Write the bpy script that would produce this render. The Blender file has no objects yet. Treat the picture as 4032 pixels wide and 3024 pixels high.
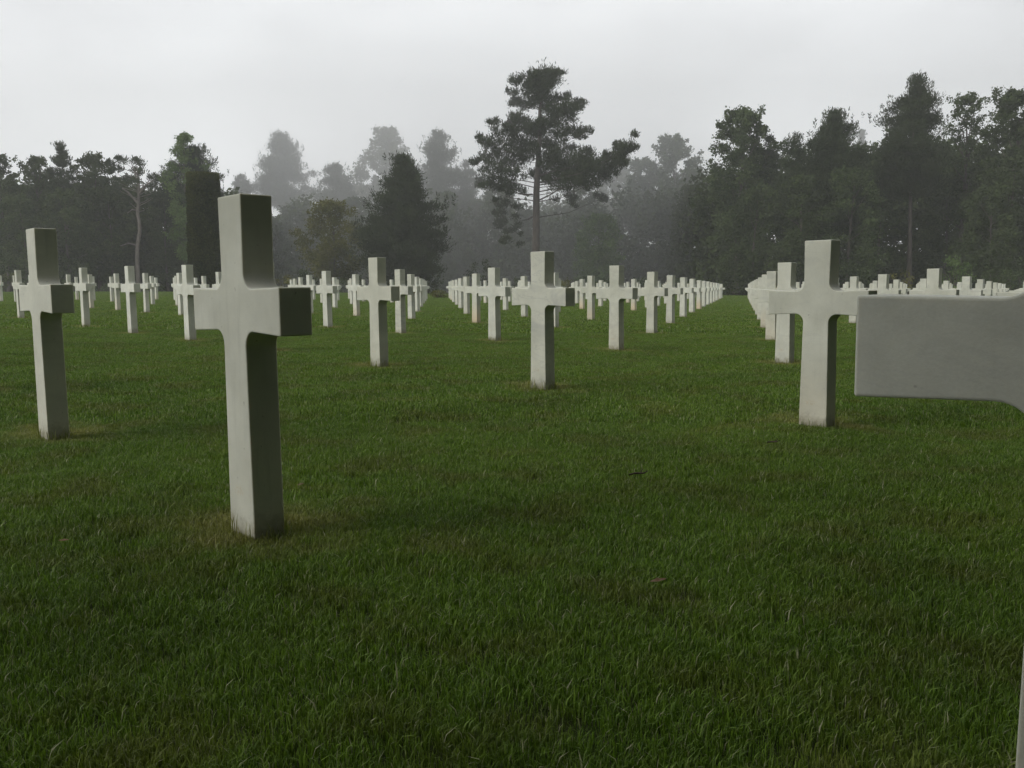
import bpy, bmesh, math, random
import numpy as np
from mathutils import Matrix, Vector

random.seed(7)
rng = np.random.default_rng(11)
scene = bpy.context.scene
COL = scene.collection

# ------------------------------------------------------------------ camera
CAM_H, PITCH, ROLL, F_PX = 0.7845, 0.11098, -0.00738, 3449.5 / 4032.0   # focal length as a share of the frame width
cam_data = bpy.data.cameras.new('camera')
cam_data.sensor_width = 36.0
cam_data.lens = 36.0 * F_PX
cam_data.clip_start = 0.05
cam_data.clip_end = 2000.0
cam = bpy.data.objects.new('camera', cam_data)
COL.objects.link(cam)
cp, sp = math.cos(PITCH), math.sin(PITCH)
Rv, Uv, Fv = Vector((1, 0, 0)), Vector((0, sp, cp)), Vector((0, cp, -sp))
cr, sr = math.cos(ROLL), math.sin(ROLL)
Rc, Uc = Rv * cr + Uv * sr, Uv * cr - Rv * sr
cam.matrix_world = Matrix(((Rc.x, Uc.x, -Fv.x, 0), (Rc.y, Uc.y, -Fv.y, 0), (Rc.z, Uc.z, -Fv.z, CAM_H), (0, 0, 0, 1)))
scene.camera = cam

# ------------------------------------------------------------------ light: overcast sky and one soft sun
SUN_DIR = Vector((-0.80, -0.40, 0.56)).normalized()          # towards the sun: high on the left
SUN_ELEV = math.asin(SUN_DIR.z)
SUN_AZ = math.atan2(SUN_DIR.x, SUN_DIR.y)
world = bpy.data.worlds.new('World')
scene.world = world
world.use_nodes = True
wn, wl = world.node_tree.nodes, world.node_tree.links
wn.clear()


def wnode(t, **kw):
    n = wn.new(t)
    for k, v in kw.items():
        setattr(n, k, v)
    return n


sky = wnode('ShaderNodeTexSky', sky_type='NISHITA')
sky.sun_disc = False
sky.sun_elevation = SUN_ELEV
sky.sun_rotation = SUN_AZ
sky.altitude = 60
sky.air_density = 1.0
sky.dust_density = 1.0
tc = wnode('ShaderNodeTexCoord')
noise = wnode('ShaderNodeTexNoise')
noise.inputs['Scale'].default_value = 2.6
noise.inputs['Detail'].default_value = 5.0
noise.inputs['Roughness'].default_value = 0.45
mapn = wnode('ShaderNodeMapping')
mapn.inputs['Scale'].default_value = (1, 1, 2.2)
wl.new(tc.outputs['Generated'], mapn.inputs['Vector'])
wl.new(mapn.outputs['Vector'], noise.inputs['Vector'])
# broad brightening of the cloud towards the hidden sun
dot = wnode('ShaderNodeVectorMath', operation='DOT_PRODUCT')
nrm = wnode('ShaderNodeVectorMath', operation='NORMALIZE')
wl.new(tc.outputs['Generated'], nrm.inputs[0])
wl.new(nrm.outputs['Vector'], dot.inputs[0])
dot.inputs[1].default_value = SUN_DIR
lobe = wnode('ShaderNodeMapRange', interpolation_type='SMOOTHSTEP')
lobe.inputs['From Min'].default_value = -0.7
lobe.inputs['From Max'].default_value = 1.0
lobe.inputs['To Min'].default_value = 0.92
lobe.inputs['To Max'].default_value = 1.10
wl.new(dot.outputs['Value'], lobe.inputs['Value'])
cl = wnode('ShaderNodeMapRange')
cl.inputs['From Min'].default_value = 0.32
cl.inputs['From Max'].default_value = 0.68
cl.inputs['To Min'].default_value = 0.82
cl.inputs['To Max'].default_value = 1.14
wl.new(noise.outputs['Fac'], cl.inputs['Value'])
mul = wnode('ShaderNodeMath', operation='MULTIPLY')
wl.new(lobe.outputs['Result'], mul.inputs[0])
wl.new(cl.outputs['Result'], mul.inputs[1])
# thinner, whiter cloud low in the north, over the wood
dot2 = wnode('ShaderNodeVectorMath', operation='DOT_PRODUCT')
wl.new(nrm.outputs['Vector'], dot2.inputs[0])
dot2.inputs[1].default_value = Vector((-0.06, 0.96, 0.20)).normalized()
thin = wnode('ShaderNodeMapRange', interpolation_type='SMOOTHSTEP')
thin.inputs['From Min'].default_value = 0.60
thin.inputs['From Max'].default_value = 1.0
thin.inputs['To Min'].default_value = 0.90
thin.inputs['To Max'].default_value = 1.12
wl.new(dot2.outputs['Value'], thin.inputs['Value'])
mul2 = wnode('ShaderNodeMath', operation='MULTIPLY')
wl.new(mul.outputs['Value'], mul2.inputs[0])
wl.new(thin.outputs['Result'], mul2.inputs[1])
cloud = wnode('ShaderNodeVectorMath', operation='SCALE')
cloud.inputs[0].default_value = (9.6, 9.75, 9.87)
# the fog bank over the land glows low down and greys upwards
sepz = wnode('ShaderNodeSeparateXYZ')
wl.new(nrm.outputs['Vector'], sepz.inputs[0])
low = wnode('ShaderNodeMapRange', interpolation_type='SMOOTHSTEP')
low.inputs['From Min'].default_value = 0.06
low.inputs['From Max'].default_value = 0.36
low.inputs['To Min'].default_value = 1.30
low.inputs['To Max'].default_value = 0.84
wl.new(sepz.outputs['Z'], low.inputs['Value'])
mul3 = wnode('ShaderNodeMath', operation='MULTIPLY')
wl.new(mul2.outputs['Value'], mul3.inputs[0])
wl.new(low.outputs['Result'], mul3.inputs[1])
wl.new(mul3.outputs['Value'], cloud.inputs['Scale'])
mix = wnode('ShaderNodeMix', data_type='RGBA')
mix.inputs['Factor'].default_value = 0.96
wl.new(sky.outputs['Color'], mix.inputs['A'])
wl.new(cloud.outputs['Vector'], mix.inputs['B'])
bg = wnode('ShaderNodeBackground')
bg.inputs['Strength'].default_value = 0.1
wl.new(mix.outputs['Result'], bg.inputs['Color'])
wo = wnode('ShaderNodeOutputWorld')
wl.new(bg.outputs['Background'], wo.inputs['Surface'])

sun_data = bpy.data.lights.new('sun', 'SUN')
sun_data.energy = 1.75
sun_data.angle = math.radians(32)
sun_data.color = (1.0, 0.97, 0.92)
sun = bpy.data.objects.new('sun', sun_data)
sun.rotation_euler = SUN_DIR.to_track_quat('Z', 'Y').to_euler()
sun.location = (-20, 0, 40)
COL.objects.link(sun)

scene.view_settings.view_transform = 'Standard'
scene.view_settings.look = 'None'
scene.view_settings.exposure = 0.0
scene.view_settings.gamma = 1.0
scene.view_settings.use_curve_mapping = False
scene.render.engine = 'CYCLES'
scene.cycles.max_bounces = 6
scene.cycles.diffuse_bounces = 3
scene.cycles.glossy_bounces = 2
scene.cycles.transmission_bounces = 2
scene.cycles.transparent_max_bounces = 4
scene.cycles.volume_bounces = 3
scene.cycles.use_denoising = True
scene.cycles.denoising_prefilter = 'ACCURATE'

HAZE_DENSITY = 0.0011
FOG_DENSITY = 0.020


# ------------------------------------------------------------------ small helpers
def tag(o, label=None, cat=None, group=None, kind=None):
    if label:
        o['label'] = label
    if cat:
        o['category'] = cat
    if group:
        o['group'] = group
    if kind:
        o['kind'] = kind
    return o


def link(name, data, parent=None):
    o = bpy.data.objects.new(name, data)
    COL.objects.link(o)
    if parent:
        o.parent = parent
    return o


def gz(x, y=0):
    """Height of the lawn: it falls a little from left to right."""
    xx = np.clip(x, -60, 55)
    raw = 0.000128 * xx * xx - 0.01473 * xx
    return np.where(raw > 0, 0.65 * np.tanh(raw / 0.65), raw)


def g1(x):
    return float(gz(np.array([x]))[0])


def ray(px, py):
    """Direction from the camera for a point of the 4032 x 3024 photograph (used to survey the place)."""
    a, b = (px - 2016) / 3449.5, (py - 1512) / 3449.5
    return Fv + Rc * a - Uc * b


def survey(px, py, dist):
    """The point at that direction, dist metres into the scene. px, py as in the 2212 wide view."""
    d = ray(px * 1.8228, py * 1.8228)
    t = dist / d.y
    return Vector((d.x * t, d.y * t, CAM_H + d.z * t))


def np_mesh(name, verts, faces_list, mats, mat_idx=None, attr=None, smooth=False):
    """faces_list: list of int arrays (n, k) with k = 3 or 4."""
    me = bpy.data.meshes.new(name)
    verts = np.asarray(verts, np.float32)
    me.vertices.add(len(verts))
    me.vertices.foreach_set('co', verts.ravel())
    loops = np.concatenate([f.ravel() for f in faces_list]).astype(np.int32)
    totals = np.concatenate([np.full(len(f), f.shape[1], np.int32) for f in faces_list])
    starts = np.concatenate([[0], np.cumsum(totals)[:-1]]).astype(np.int32)
    me.loops.add(len(loops))
    me.loops.foreach_set('vertex_index', loops)
    me.polygons.add(len(totals))
    me.polygons.foreach_set('loop_start', starts)
    me.polygons.foreach_set('loop_total', totals)
    for m in mats:
        me.materials.append(m)
    if mat_idx is not None:
        me.polygons.foreach_set('material_index', np.asarray(mat_idx, np.int32))
    me.update(calc_edges=True)
    if attr is not None:
        a = me.attributes.new('tone', 'FLOAT', 'POINT')
        a.data.foreach_set('value', np.asarray(attr, np.float32))
    if smooth:
        me.polygons.foreach_set('use_smooth', np.ones(len(totals), bool))
    me.validate()
    return me


class NT:
    """Shorthand for building a material's node tree."""

    def __init__(self, name):
        self.mat = bpy.data.materials.new(name)
        self.mat.use_nodes = True
        self.n = self.mat.node_tree.nodes
        self.l = self.mat.node_tree.links
        self.n.clear()
        self.out = self.n.new('ShaderNodeOutputMaterial')

    def node(self, t, ins=None, **kw):
        n = self.n.new(t)
        for k, v in kw.items():
            setattr(n, k, v)
        for k, v in (ins or {}).items():
            self.set(n.inputs[k], v)
        return n

    def set(self, sock, v):
        if isinstance(v, bpy.types.NodeSocket):
            self.l.new(v, sock)
        else:
            sock.default_value = v

    def math(self, op, a, b=0.0, c=0.0):
        n = self.n.new('ShaderNodeMath')
        n.operation = op
        for i, v in enumerate((a, b, c)):
            self.set(n.inputs[i], v)
        return n.outputs[0]

    def mix(self, f, a, b, blend='MIX'):
        n = self.n.new('ShaderNodeMix')
        n.data_type = 'RGBA'
        n.blend_type = blend
        self.set(n.inputs['Factor'], f)
        self.set(n.inputs['A'], a)
        self.set(n.inputs['B'], b)
        return n.outputs['Result']

    def range(self, v, a, b, c=0.0, d=1.0, smooth=False):
        n = self.n.new('ShaderNodeMapRange')
        if smooth:
            n.interpolation_type = 'SMOOTHSTEP'
        for k, x in zip(('Value', 'From Min', 'From Max', 'To Min', 'To Max'), (v, a, b, c, d)):
            self.set(n.inputs[k], x)
        return n.outputs['Result']

    def noise(self, vec, scale, detail=3.0, rough=0.5, dist=0.0):
        n = self.node('ShaderNodeTexNoise', {'Scale': scale, 'Detail': detail, 'Roughness': rough, 'Distortion': dist})
        if vec is not None:
            self.l.new(vec, n.inputs['Vector'])
        return n.outputs['Fac']


def rgba(r, g, b):
    return (r, g, b, 1.0)


# lattice of the graves (fitted to the photograph): grave (i, j) stands at O + i*A + j*B
LA, LB, LO = np.array([-1.5710, 1.7653]), np.array([1.0739, 4.0867]), np.array([-0.8266, 2.8065])
THETA = 0.8415
LINV = np.linalg.inv(np.c_[LA, LB])


# ------------------------------------------------------------------ materials
def marble_material():
    t = NT('white_marble')
    tcn = t.node('ShaderNodeTexCoord')
    oi = t.node('ShaderNodeObjectInfo')
    off = t.node('ShaderNodeVectorMath', operation='SCALE')
    t.l.new(oi.outputs['Random'], off.inputs['Scale'])
    off.inputs[0].default_value = (37.0, 91.0, 53.0)
    add = t.node('ShaderNodeVectorMath', operation='ADD')
    t.l.new(tcn.outputs['Object'], add.inputs[0])
    t.l.new(off.outputs[0], add.inputs[1])
    v = add.outputs[0]
    sepc = t.node('ShaderNodeSeparateColor')
    t.l.new(oi.outputs['Color'], sepc.inputs[0])
    stain_amt, light_amt, vein_amt = sepc.outputs[0], sepc.outputs[1], sepc.outputs[2]
    # grey veins running diagonally through the block
    mp = t.node('ShaderNodeMapping')
    t.l.new(v, mp.inputs['Vector'])
    mp.inputs['Rotation'].default_value = (0.4, 0.9, 0.3)
    mp.inputs['Scale'].default_value = (1.0, 1.0, 2.6)
    vn = t.noise(mp.outputs[0], 3.0, 5.0, 0.55, 0.9)
    vein = t.math('MAXIMUM', t.range(vn, 0.5, 0.66, smooth=True), t.math('MULTIPLY', t.range(t.math('ABSOLUTE', t.math('SUBTRACT', vn, 0.44)), 0.022, 0.0, smooth=True), 0.8))
    vein = t.math('MULTIPLY', vein, t.math('MULTIPLY', vein_amt, 0.5))
    cloudy = t.noise(v, 5.0, 4.0, 0.6)
    base = t.mix(t.range(cloudy, 0.3, 0.7), rgba(0.53, 0.54, 0.465), rgba(0.70, 0.71, 0.625))
    base = t.mix(vein, base, rgba(0.34, 0.355, 0.35))
    # overall tint of the block
    tint = t.mix(light_amt, rgba(0.80, 0.79, 0.735), rgba(1.0, 1.0, 0.99))
    base = t.mix(1.0, base, tint, 'MULTIPLY')
    # rain streaks running down the faces
    mps = t.node('ShaderNodeMapping')
    t.l.new(v, mps.inputs['Vector'])
    mps.inputs['Scale'].default_value = (1.0, 1.0, 0.06)
    streak = t.range(t.noise(mps.outputs[0], 42.0, 3.0, 0.6), 0.52, 0.72, smooth=True)
    patchy = t.range(t.noise(v, 3.3, 3.0, 0.6), 0.42, 0.68, smooth=True)
    base = t.mix(t.math('MULTIPLY', t.math('MULTIPLY', streak, patchy), 0.32), base, rgba(0.33, 0.34, 0.28))
    # fine crystalline grain
    grain = t.noise(v, 260.0, 2.0, 0.6)
    base = t.mix(0.13, base, t.mix(t.range(grain, 0.3, 0.7), rgba(0.40, 0.40, 0.36), rgba(0.70, 0.70, 0.65)))
    # weathering: lichen film in broad patches
    film = t.range(t.noise(v, 1.6, 4.0, 0.6), 0.5, 0.75, smooth=True)
    base = t.mix(t.math('MULTIPLY', film, 0.45), base, rgba(0.37, 0.38, 0.30))
    # rust-coloured water stain rising from the ground and soil splash at the foot
    sx = t.node('ShaderNodeSeparateXYZ')
    t.l.new(tcn.outputs['Object'], sx.inputs[0])
    z = sx.outputs['Z']
    sn = t.noise(v, 7.0, 4.0, 0.65)
    hgt = t.math('ADD', z, t.math('MULTIPLY', t.math('SUBTRACT', sn, 0.5), 0.35))
    st = t.range(hgt, 0.55, 0.02, smooth=True)
    base = t.mix(t.math('MULTIPLY', st, t.math('MULTIPLY', stain_amt, 0.8)), base, rgba(0.60, 0.47, 0.30))
    spn = t.noise(v, 30.0, 4.0, 0.7)
    splash = t.range(t.math('ADD', z, t.math('MULTIPLY', t.math('SUBTRACT', spn, 0.5), 0.16)), 0.10, 0.0, smooth=True)
    base = t.mix(t.math('MULTIPLY', splash, 0.65), base, rgba(0.22, 0.20, 0.13))
    # few dark specks
    sp_ = t.range(t.noise(v, 55.0, 1.0, 0.5), 0.76, 0.80)
    base = t.mix(t.math('MULTIPLY', sp_, 0.5), base, rgba(0.2, 0.19, 0.16))
    # faint ochre smudge low on the face
    cx_ = t.math('MULTIPLY', t.math('ADD', sx.outputs['X'], 0.015), 26.0)
    cz_ = t.math('MULTIPLY', t.math('SUBTRACT', z, 0.145), 48.0)
    rr = t.math('SQRT', t.math('ADD', t.math('MULTIPLY', cx_, cx_), t.math('MULTIPLY', cz_, cz_)))
    sm = t.math('MULTIPLY', t.range(rr, 1.0, 0.5), t.range(t.noise(v, 90.0, 2.0, 0.5), 0.45, 0.6))
    base = t.mix(t.math('MULTIPLY', sm, 0.35), base, rgba(0.50, 0.38, 0.20))
    bump = t.node('ShaderNodeBump', {'Strength': 0.25, 'Distance': 0.002})
    t.l.new(t.noise(v, 120.0, 4.0, 0.65), bump.inputs['Height'])
    p = t.node('ShaderNodeBsdfPrincipled', {'Roughness': 0.62, 'Specular IOR Level': 0.3, 'Subsurface Weight': 0.35,
                                            'Subsurface Radius': (0.014, 0.012, 0.009), 'Subsurface Scale': 1.0})
    t.l.new(base, p.inputs['Base Color'])
    t.l.new(bump.outputs[0], p.inputs['Normal'])
    t.l.new(p.outputs[0], t.out.inputs['Surface'])
    return t.mat


def lawn_colour(t):
    """Colour of the turf at a world position: growth patches, and dry strips round the foot of every stone."""
    geo = t.node('ShaderNodeNewGeometry')
    pos = geo.outputs['Position']
    sx = t.node('ShaderNodeSeparateXYZ')
    t.l.new(pos, sx.inputs[0])
    X, Y = sx.outputs['X'], sx.outputs['Y']
    dx, dy = t.math('SUBTRACT', X, float(LO[0])), t.math('SUBTRACT', Y, float(LO[1]))

    def comp(r):
        c = t.math('ADD', t.math('MULTIPLY', dx, float(LINV[r][0])), t.math('MULTIPLY', dy, float(LINV[r][1])))
        return t.math('SUBTRACT', c, t.math('ROUND', c))
    fi, fj = comp(0), comp(1)
    # offset from the nearest stone in metres: along the arm (e) and across (n)
    ca, sa = math.cos(THETA), math.sin(THETA)

    def local(ax, ay):
        wi, wj = LA[0] * ax + LA[1] * ay, LB[0] * ax + LB[1] * ay
        return t.math('ADD', t.math('MULTIPLY', fi, float(wi)), t.math('MULTIPLY', fj, float(wj)))
    e, n = local(ca, -sa), local(sa, ca)
    jit = t.math('MULTIPLY', t.math('SUBTRACT', t.noise(pos, 5.0, 4.0, 0.65), 0.5), 1.1)
    d = t.math('SQRT', t.math('ADD', t.math('POWER', t.math('MULTIPLY', e, 1.45), 2.0), t.math('POWER', t.math('MULTIPLY', n, 1.9), 2.0)))
    dry = t.range(t.math('ADD', d, jit), 0.72, 0.10, smooth=True)
    big = t.noise(pos, 0.55, 3.0, 0.55)
    mid = t.noise(pos, 2.6, 4.0, 0.6)
    return geo, dry, big, mid


def grass_material():
    t = NT('turf_blades')
    geo, dry, big, mid = lawn_colour(t)
    at = t.node('ShaderNodeAttribute', attribute_name='tone')
    tone = at.outputs['Fac']
    green = t.mix(tone, rgba(0.058, 0.115, 0.008), rgba(0.230, 0.350, 0.044))
    green = t.mix(t.range(big, 0.35, 0.65), green, t.mix(tone, rgba(0.052, 0.110, 0.009), rgba(0.205, 0.330, 0.046)))
    olive = t.mix(tone, rgba(0.100, 0.118, 0.016), rgba(0.29, 0.310, 0.072))
    c = t.mix(t.math('MULTIPLY', t.range(mid, 0.46, 0.66, smooth=True), 0.62), green, olive)
    dull = t.range(t.noise(geo.outputs['Position'], 1.3, 5.0, 0.65), 0.44, 0.62, smooth=True)
    c = t.mix(t.math('MULTIPLY', dull, 0.45), c, t.mix(1.0, c, rgba(0.50, 0.54, 0.55), 'MULTIPLY'))
    straw = t.mix(tone, rgba(0.19, 0.175, 0.050), rgba(0.46, 0.42, 0.17))
    c = t.mix(t.math('MULTIPLY', dry, 0.72), c, straw)
    # single withered blades everywhere
    c = t.mix(t.range(tone, 0.955, 0.975), c, rgba(0.36, 0.36, 0.22))
    p = t.node('ShaderNodeBsdfPrincipled', {'Roughness': 0.42, 'Specular IOR Level': 0.26})
    t.l.new(c, p.inputs['Base Color'])
    tr = t.node('ShaderNodeBsdfTranslucent')
    t.l.new(t.mix(1.0, c, rgba(0.9, 1.0, 0.55), 'MULTIPLY'), tr.inputs['Color'])
    ms = t.node('ShaderNodeMixShader', {'Fac': 0.3})
    t.l.new(p.outputs[0], ms.inputs[1])
    t.l.new(tr.outputs[0], ms.inputs[2])
    t.l.new(ms.outputs[0], t.out.inputs['Surface'])
    return t.mat


def ground_material():
    t = NT('turf_ground')
    geo, dry, big, mid = lawn_colour(t)
    fine = t.noise(geo.outputs['Position'], 60.0, 4.0, 0.7)
    c = t.mix(t.range(fine, 0.3, 0.7), rgba(0.016, 0.024, 0.006), rgba(0.050, 0.070, 0.016))
    c = t.mix(t.math('MULTIPLY', t.range(mid, 0.45, 0.75), 0.5), c, rgba(0.050, 0.052, 0.016))
    c = t.mix(t.math('MULTIPLY', dry, 0.6), c, rgba(0.10, 0.08, 0.035))
    bump = t.node('ShaderNodeBump', {'Strength': 0.6, 'Distance': 0.03})
    t.l.new(fine, bump.inputs['Height'])
    p = t.node('ShaderNodeBsdfPrincipled', {'Roughness': 0.9, 'Specular IOR Level': 0.15})
    t.l.new(c, p.inputs['Base Color'])
    t.l.new(bump.outputs[0], p.inputs['Normal'])
    t.l.new(p.outputs[0], t.out.inputs['Surface'])
    return t.mat


def leaf_material(name, dark, light, trans=0.25):
    t = NT(name)
    at = t.node('ShaderNodeAttribute', attribute_name='tone')
    oi = t.node('ShaderNodeObjectInfo')
    geo = t.node('ShaderNodeNewGeometry')
    n = t.noise(geo.outputs['Position'], 0.45, 3.0, 0.6)
    f = t.math('ADD', t.math('MULTIPLY', at.outputs['Fac'], 0.7), t.math('MULTIPLY', t.math('SUBTRACT', n, 0.35), 0.8))
    f = t.range(f, 0.0, 1.0)
    c = t.mix(f, rgba(*dark), rgba(*light))
    c = t.mix(t.math('MULTIPLY', oi.outputs['Random'], 0.35), c, rgba(dark[0] * 1.6, dark[1] * 1.25, dark[2] * 1.2))
    p = t.node('ShaderNodeBsdfDiffuse')
    t.l.new(c, p.inputs['Color'])
    tr = t.node('ShaderNodeBsdfTranslucent')
    t.l.new(c, tr.inputs['Color'])
    ms = t.node('ShaderNodeMixShader', {'Fac': trans})
    t.l.new(p.outputs[0], ms.inputs[1])
    t.l.new(tr.outputs[0], ms.inputs[2])
    t.l.new(ms.outputs[0], t.out.inputs['Surface'])
    return t.mat


def bark_material(name, a, b):
    t = NT(name)
    tcn = t.node('ShaderNodeTexCoord')
    mp = t.node('ShaderNodeMapping')
    mp.inputs['Scale'].default_value = (1, 1, 0.25)
    t.l.new(tcn.outputs['Object'], mp.inputs['Vector'])
    n = t.noise(mp.outputs[0], 5.0, 5.0, 0.65)
    c = t.mix(t.range(n, 0.3, 0.7), rgba(*a), rgba(*b))
    bump = t.node('ShaderNodeBump', {'Strength': 0.7, 'Distance': 0.05})
    t.l.new(n, bump.inputs['Height'])
    p = t.node('ShaderNodeBsdfPrincipled', {'Roughness': 0.9, 'Specular IOR Level': 0.1})
    t.l.new(c, p.inputs['Base Color'])
    t.l.new(bump.outputs[0], p.inputs['Normal'])
    t.l.new(p.outputs[0], t.out.inputs['Surface'])
    return t.mat


M_MARBLE = marble_material()
M_GRASS = grass_material()
M_GROUND = ground_material()
M_PINE = leaf_material('pine_needles', (0.028, 0.040, 0.021), (0.090, 0.115, 0.060), 0.1)
M_BROAD = leaf_material('broad_leaves', (0.034, 0.052, 0.022), (0.120, 0.160, 0.066))
M_OLIVE = leaf_material('olive_leaves', (0.065, 0.075, 0.020), (0.230, 0.225, 0.070))
M_GREEN = leaf_material('fresh_leaves', (0.060, 0.105, 0.032), (0.195, 0.280, 0.095))
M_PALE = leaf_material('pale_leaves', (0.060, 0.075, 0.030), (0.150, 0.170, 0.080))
M_YEW = leaf_material('clipped_yew', (0.014, 0.028, 0.008), (0.120, 0.130, 0.030), 0.1)
M_BARK = bark_material('grey_bark', (0.05, 0.045, 0.04), (0.14, 0.12, 0.105))
M_BARK_PALE = bark_material('pale_bark', (0.13, 0.115, 0.10), (0.28, 0.25, 0.22))

# ------------------------------------------------------------------ ground
xs = np.concatenate([np.linspace(-260, -40, 12), np.linspace(-30, 30, 201), np.linspace(40, 260, 12)])
ys = np.concatenate([np.linspace(-60, -5, 8), np.linspace(-3, 30, 133), np.linspace(32, 100, 35), np.linspace(110, 290, 10)])
GX, GY = np.meshgrid(xs, ys)
und = 0.012 * np.sin(GX * 1.7 + 0.6 * GY) * np.sin(GY * 1.3 - 0.4 * GX) + 0.008 * np.sin(GX * 3.9 + 1.0) * np.sin(GY * 4.3)
GZ = gz(GX) + und * np.clip((30 - GY) / 30, 0, 1) - 0.016
gv = np.c_[GX.ravel(), GY.ravel(), GZ.ravel()]
W = len(xs)
ii = np.arange((len(ys) - 1) * W).reshape(-1, W)[:, :-1].ravel()
gf = np.c_[ii, ii + 1, ii + W + 1, ii + W]
ground = link('ground', np_mesh('ground', gv, [gf], [M_GROUND], smooth=True))
tag(ground, 'mown green lawn sloping gently down to the right', kind='structure')


# ------------------------------------------------------------------ foliage toolkit
def rand_unit(n):
    v = rng.normal(size=(n, 3))
    return v / np.linalg.norm(v, axis=1, keepdims=True)


def leaves(centres, axes, length, width, tone):
    """One diamond leaf (two triangles) per centre."""
    n = len(centres)
    side = np.cross(axes, rand_unit(n))
    side /= np.linalg.norm(side, axis=1, keepdims=True) + 1e-9
    L = (np.asarray(length) * np.ones(n))[:, None]
    Wd = (np.asarray(width) * np.ones(n))[:, None]
    nrm_ = np.cross(axes, side)
    v = np.stack([centres - axes * L * 0.5, centres + side * Wd * 0.5 + nrm_ * L * 0.08,
                  centres + axes * L * 0.5, centres - side * Wd * 0.5 + nrm_ * L * 0.08], 1).reshape(-1, 3)
    f = np.arange(4 * n).reshape(-1, 4)
    return v, f, np.repeat(tone, 4)


def clump_leaves(clumps, density, kind, leaf):
    """clumps: list of (x, y, z, r, rz, tone). Leaves fill the outer part of each clump."""
    V, F, T, k = [], [], [], 0
    for (x, y, z, r, rz, tone) in clumps:
        n = max(4, int(density * (r / 0.8) ** 1.7))
        d = rand_unit(n)
        rad = np.clip(0.46 + 0.34 * np.abs(rng.normal(size=n)) + 0.16 * rng.normal(size=n), 0, 1.5)
        c = np.array([x, y, z]) + d * rad[:, None] * np.array([r, r, rz])
        if kind == 'pine':
            ax = d * 0.7 + np.array([0, 0, 0.75]) + rng.normal(size=(n, 3)) * 0.35
        else:
            ax = d * 0.5 + rng.normal(size=(n, 3)) * 0.8
        ax /= np.linalg.norm(ax, axis=1, keepdims=True) + 1e-9
        ln = leaf * rng.uniform(0.6, 1.4, n)
        wd = ln * (0.26 if kind == 'pine' else 0.66)
        tt = np.clip(tone + rng.normal(size=n) * 0.22, 0, 1)
        v, f, t_ = leaves(c, ax, ln, wd, tt)
        V.append(v)
        F.append(f + k)
        T.append(t_)
        k += len(v)
    return np.concatenate(V), np.concatenate(F), np.concatenate(T)


def tube(points, radii, sides=7):
    P = np.asarray(points, float)
    n = len(P)
    tang = np.gradient(P, axis=0)
    tang /= np.linalg.norm(tang, axis=1, keepdims=True) + 1e-9
    ref = np.array([0.3, 0.9, 0.1]) if abs(tang[0][2]) > 0.8 else np.array([0, 0, 1.0])
    a = np.cross(tang, ref)
    a /= np.linalg.norm(a, axis=1, keepdims=True) + 1e-9
    b = np.cross(tang, a)
    ang = np.linspace(0, 2 * math.pi, sides, endpoint=False)
    v = (P[:, None, :] + (np.cos(ang)[None, :, None] * a[:, None, :] + np.sin(ang)[None, :, None] * b[:, None, :])
         * np.asarray(radii)[:, None, None]).reshape(-1, 3)
    f = []
    for i in range(n - 1):
        for s in range(sides):
            s2 = (s + 1) % sides
            f.append((i * sides + s, i * sides + s2, (i + 1) * sides + s2, (i + 1) * sides + s))
    return v, np.array(f)


def join_tubes(tubes):
    V, F, k = [], [], 0
    for v, f in tubes:
        V.append(v)
        F.append(f + k)
        k += len(v)
    return np.concatenate(V), np.concatenate(F)


def plant(name, label, cat, group, base, tubes, clumps, density, kind, leaf, mat, bark):
    """Empty at the foot of the trunk > trunk (with its limbs), crown."""
    root = bpy.data.objects.new(name, None)
    root.empty_display_size = 0.5
    root.location = base
    COL.objects.link(root)
    tag(root, label, cat, group)
    if tubes:
        v, f = join_tubes(tubes)
        link('trunk', np_mesh('trunk', v, [f], [bark], smooth=True), root)
    v, f, t_ = clump_leaves(clumps, density, kind, leaf)
    link('crown' if tubes else 'foliage', np_mesh('crown', v, [f], [mat], attr=t_), root)
    return root


def trunk_points(h, lean=0.02, wob=0.15, n=8, r0=0.3, top=0.25):
    zz = np.linspace(-0.2, h, n)
    ph = rng.uniform(0, 6.28, 2)
    x = lean * zz + wob * np.sin(zz / h * 4 + ph[0]) * zz / h
    y = wob * np.sin(zz / h * 3.3 + ph[1]) * zz / h
    rad = r0 * (1 - (1 - top) * np.linspace(0, 1, n) ** 0.8)
    rad[0] *= 1.35
    return np.c_[x, y, zz], rad


def at_height(P, z):
    return np.array([np.interp(z, P[:, 2], P[:, 0]), np.interp(z, P[:, 2], P[:, 1]), z])


def limb(P, p0z, tip, r, droop=0.0):
    a = at_height(P, p0z)
    b = np.asarray(tip, float)
    m = a * 0.5 + b * 0.5 + np.array([0, 0, -droop])
    return tube([a, a * 0.7 + m * 0.3 + (0, 0, 0.02), m, b], [r, r * 0.8, r * 0.55, r * 0.18], 5)


def base_of(px, dist, y=640):
    p = survey(px, y, dist)
    return Vector((p.x, p.y, g1(p.x) - 0.05))


def heights(px, topy, dist):
    return survey(px, topy, dist).z


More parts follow.
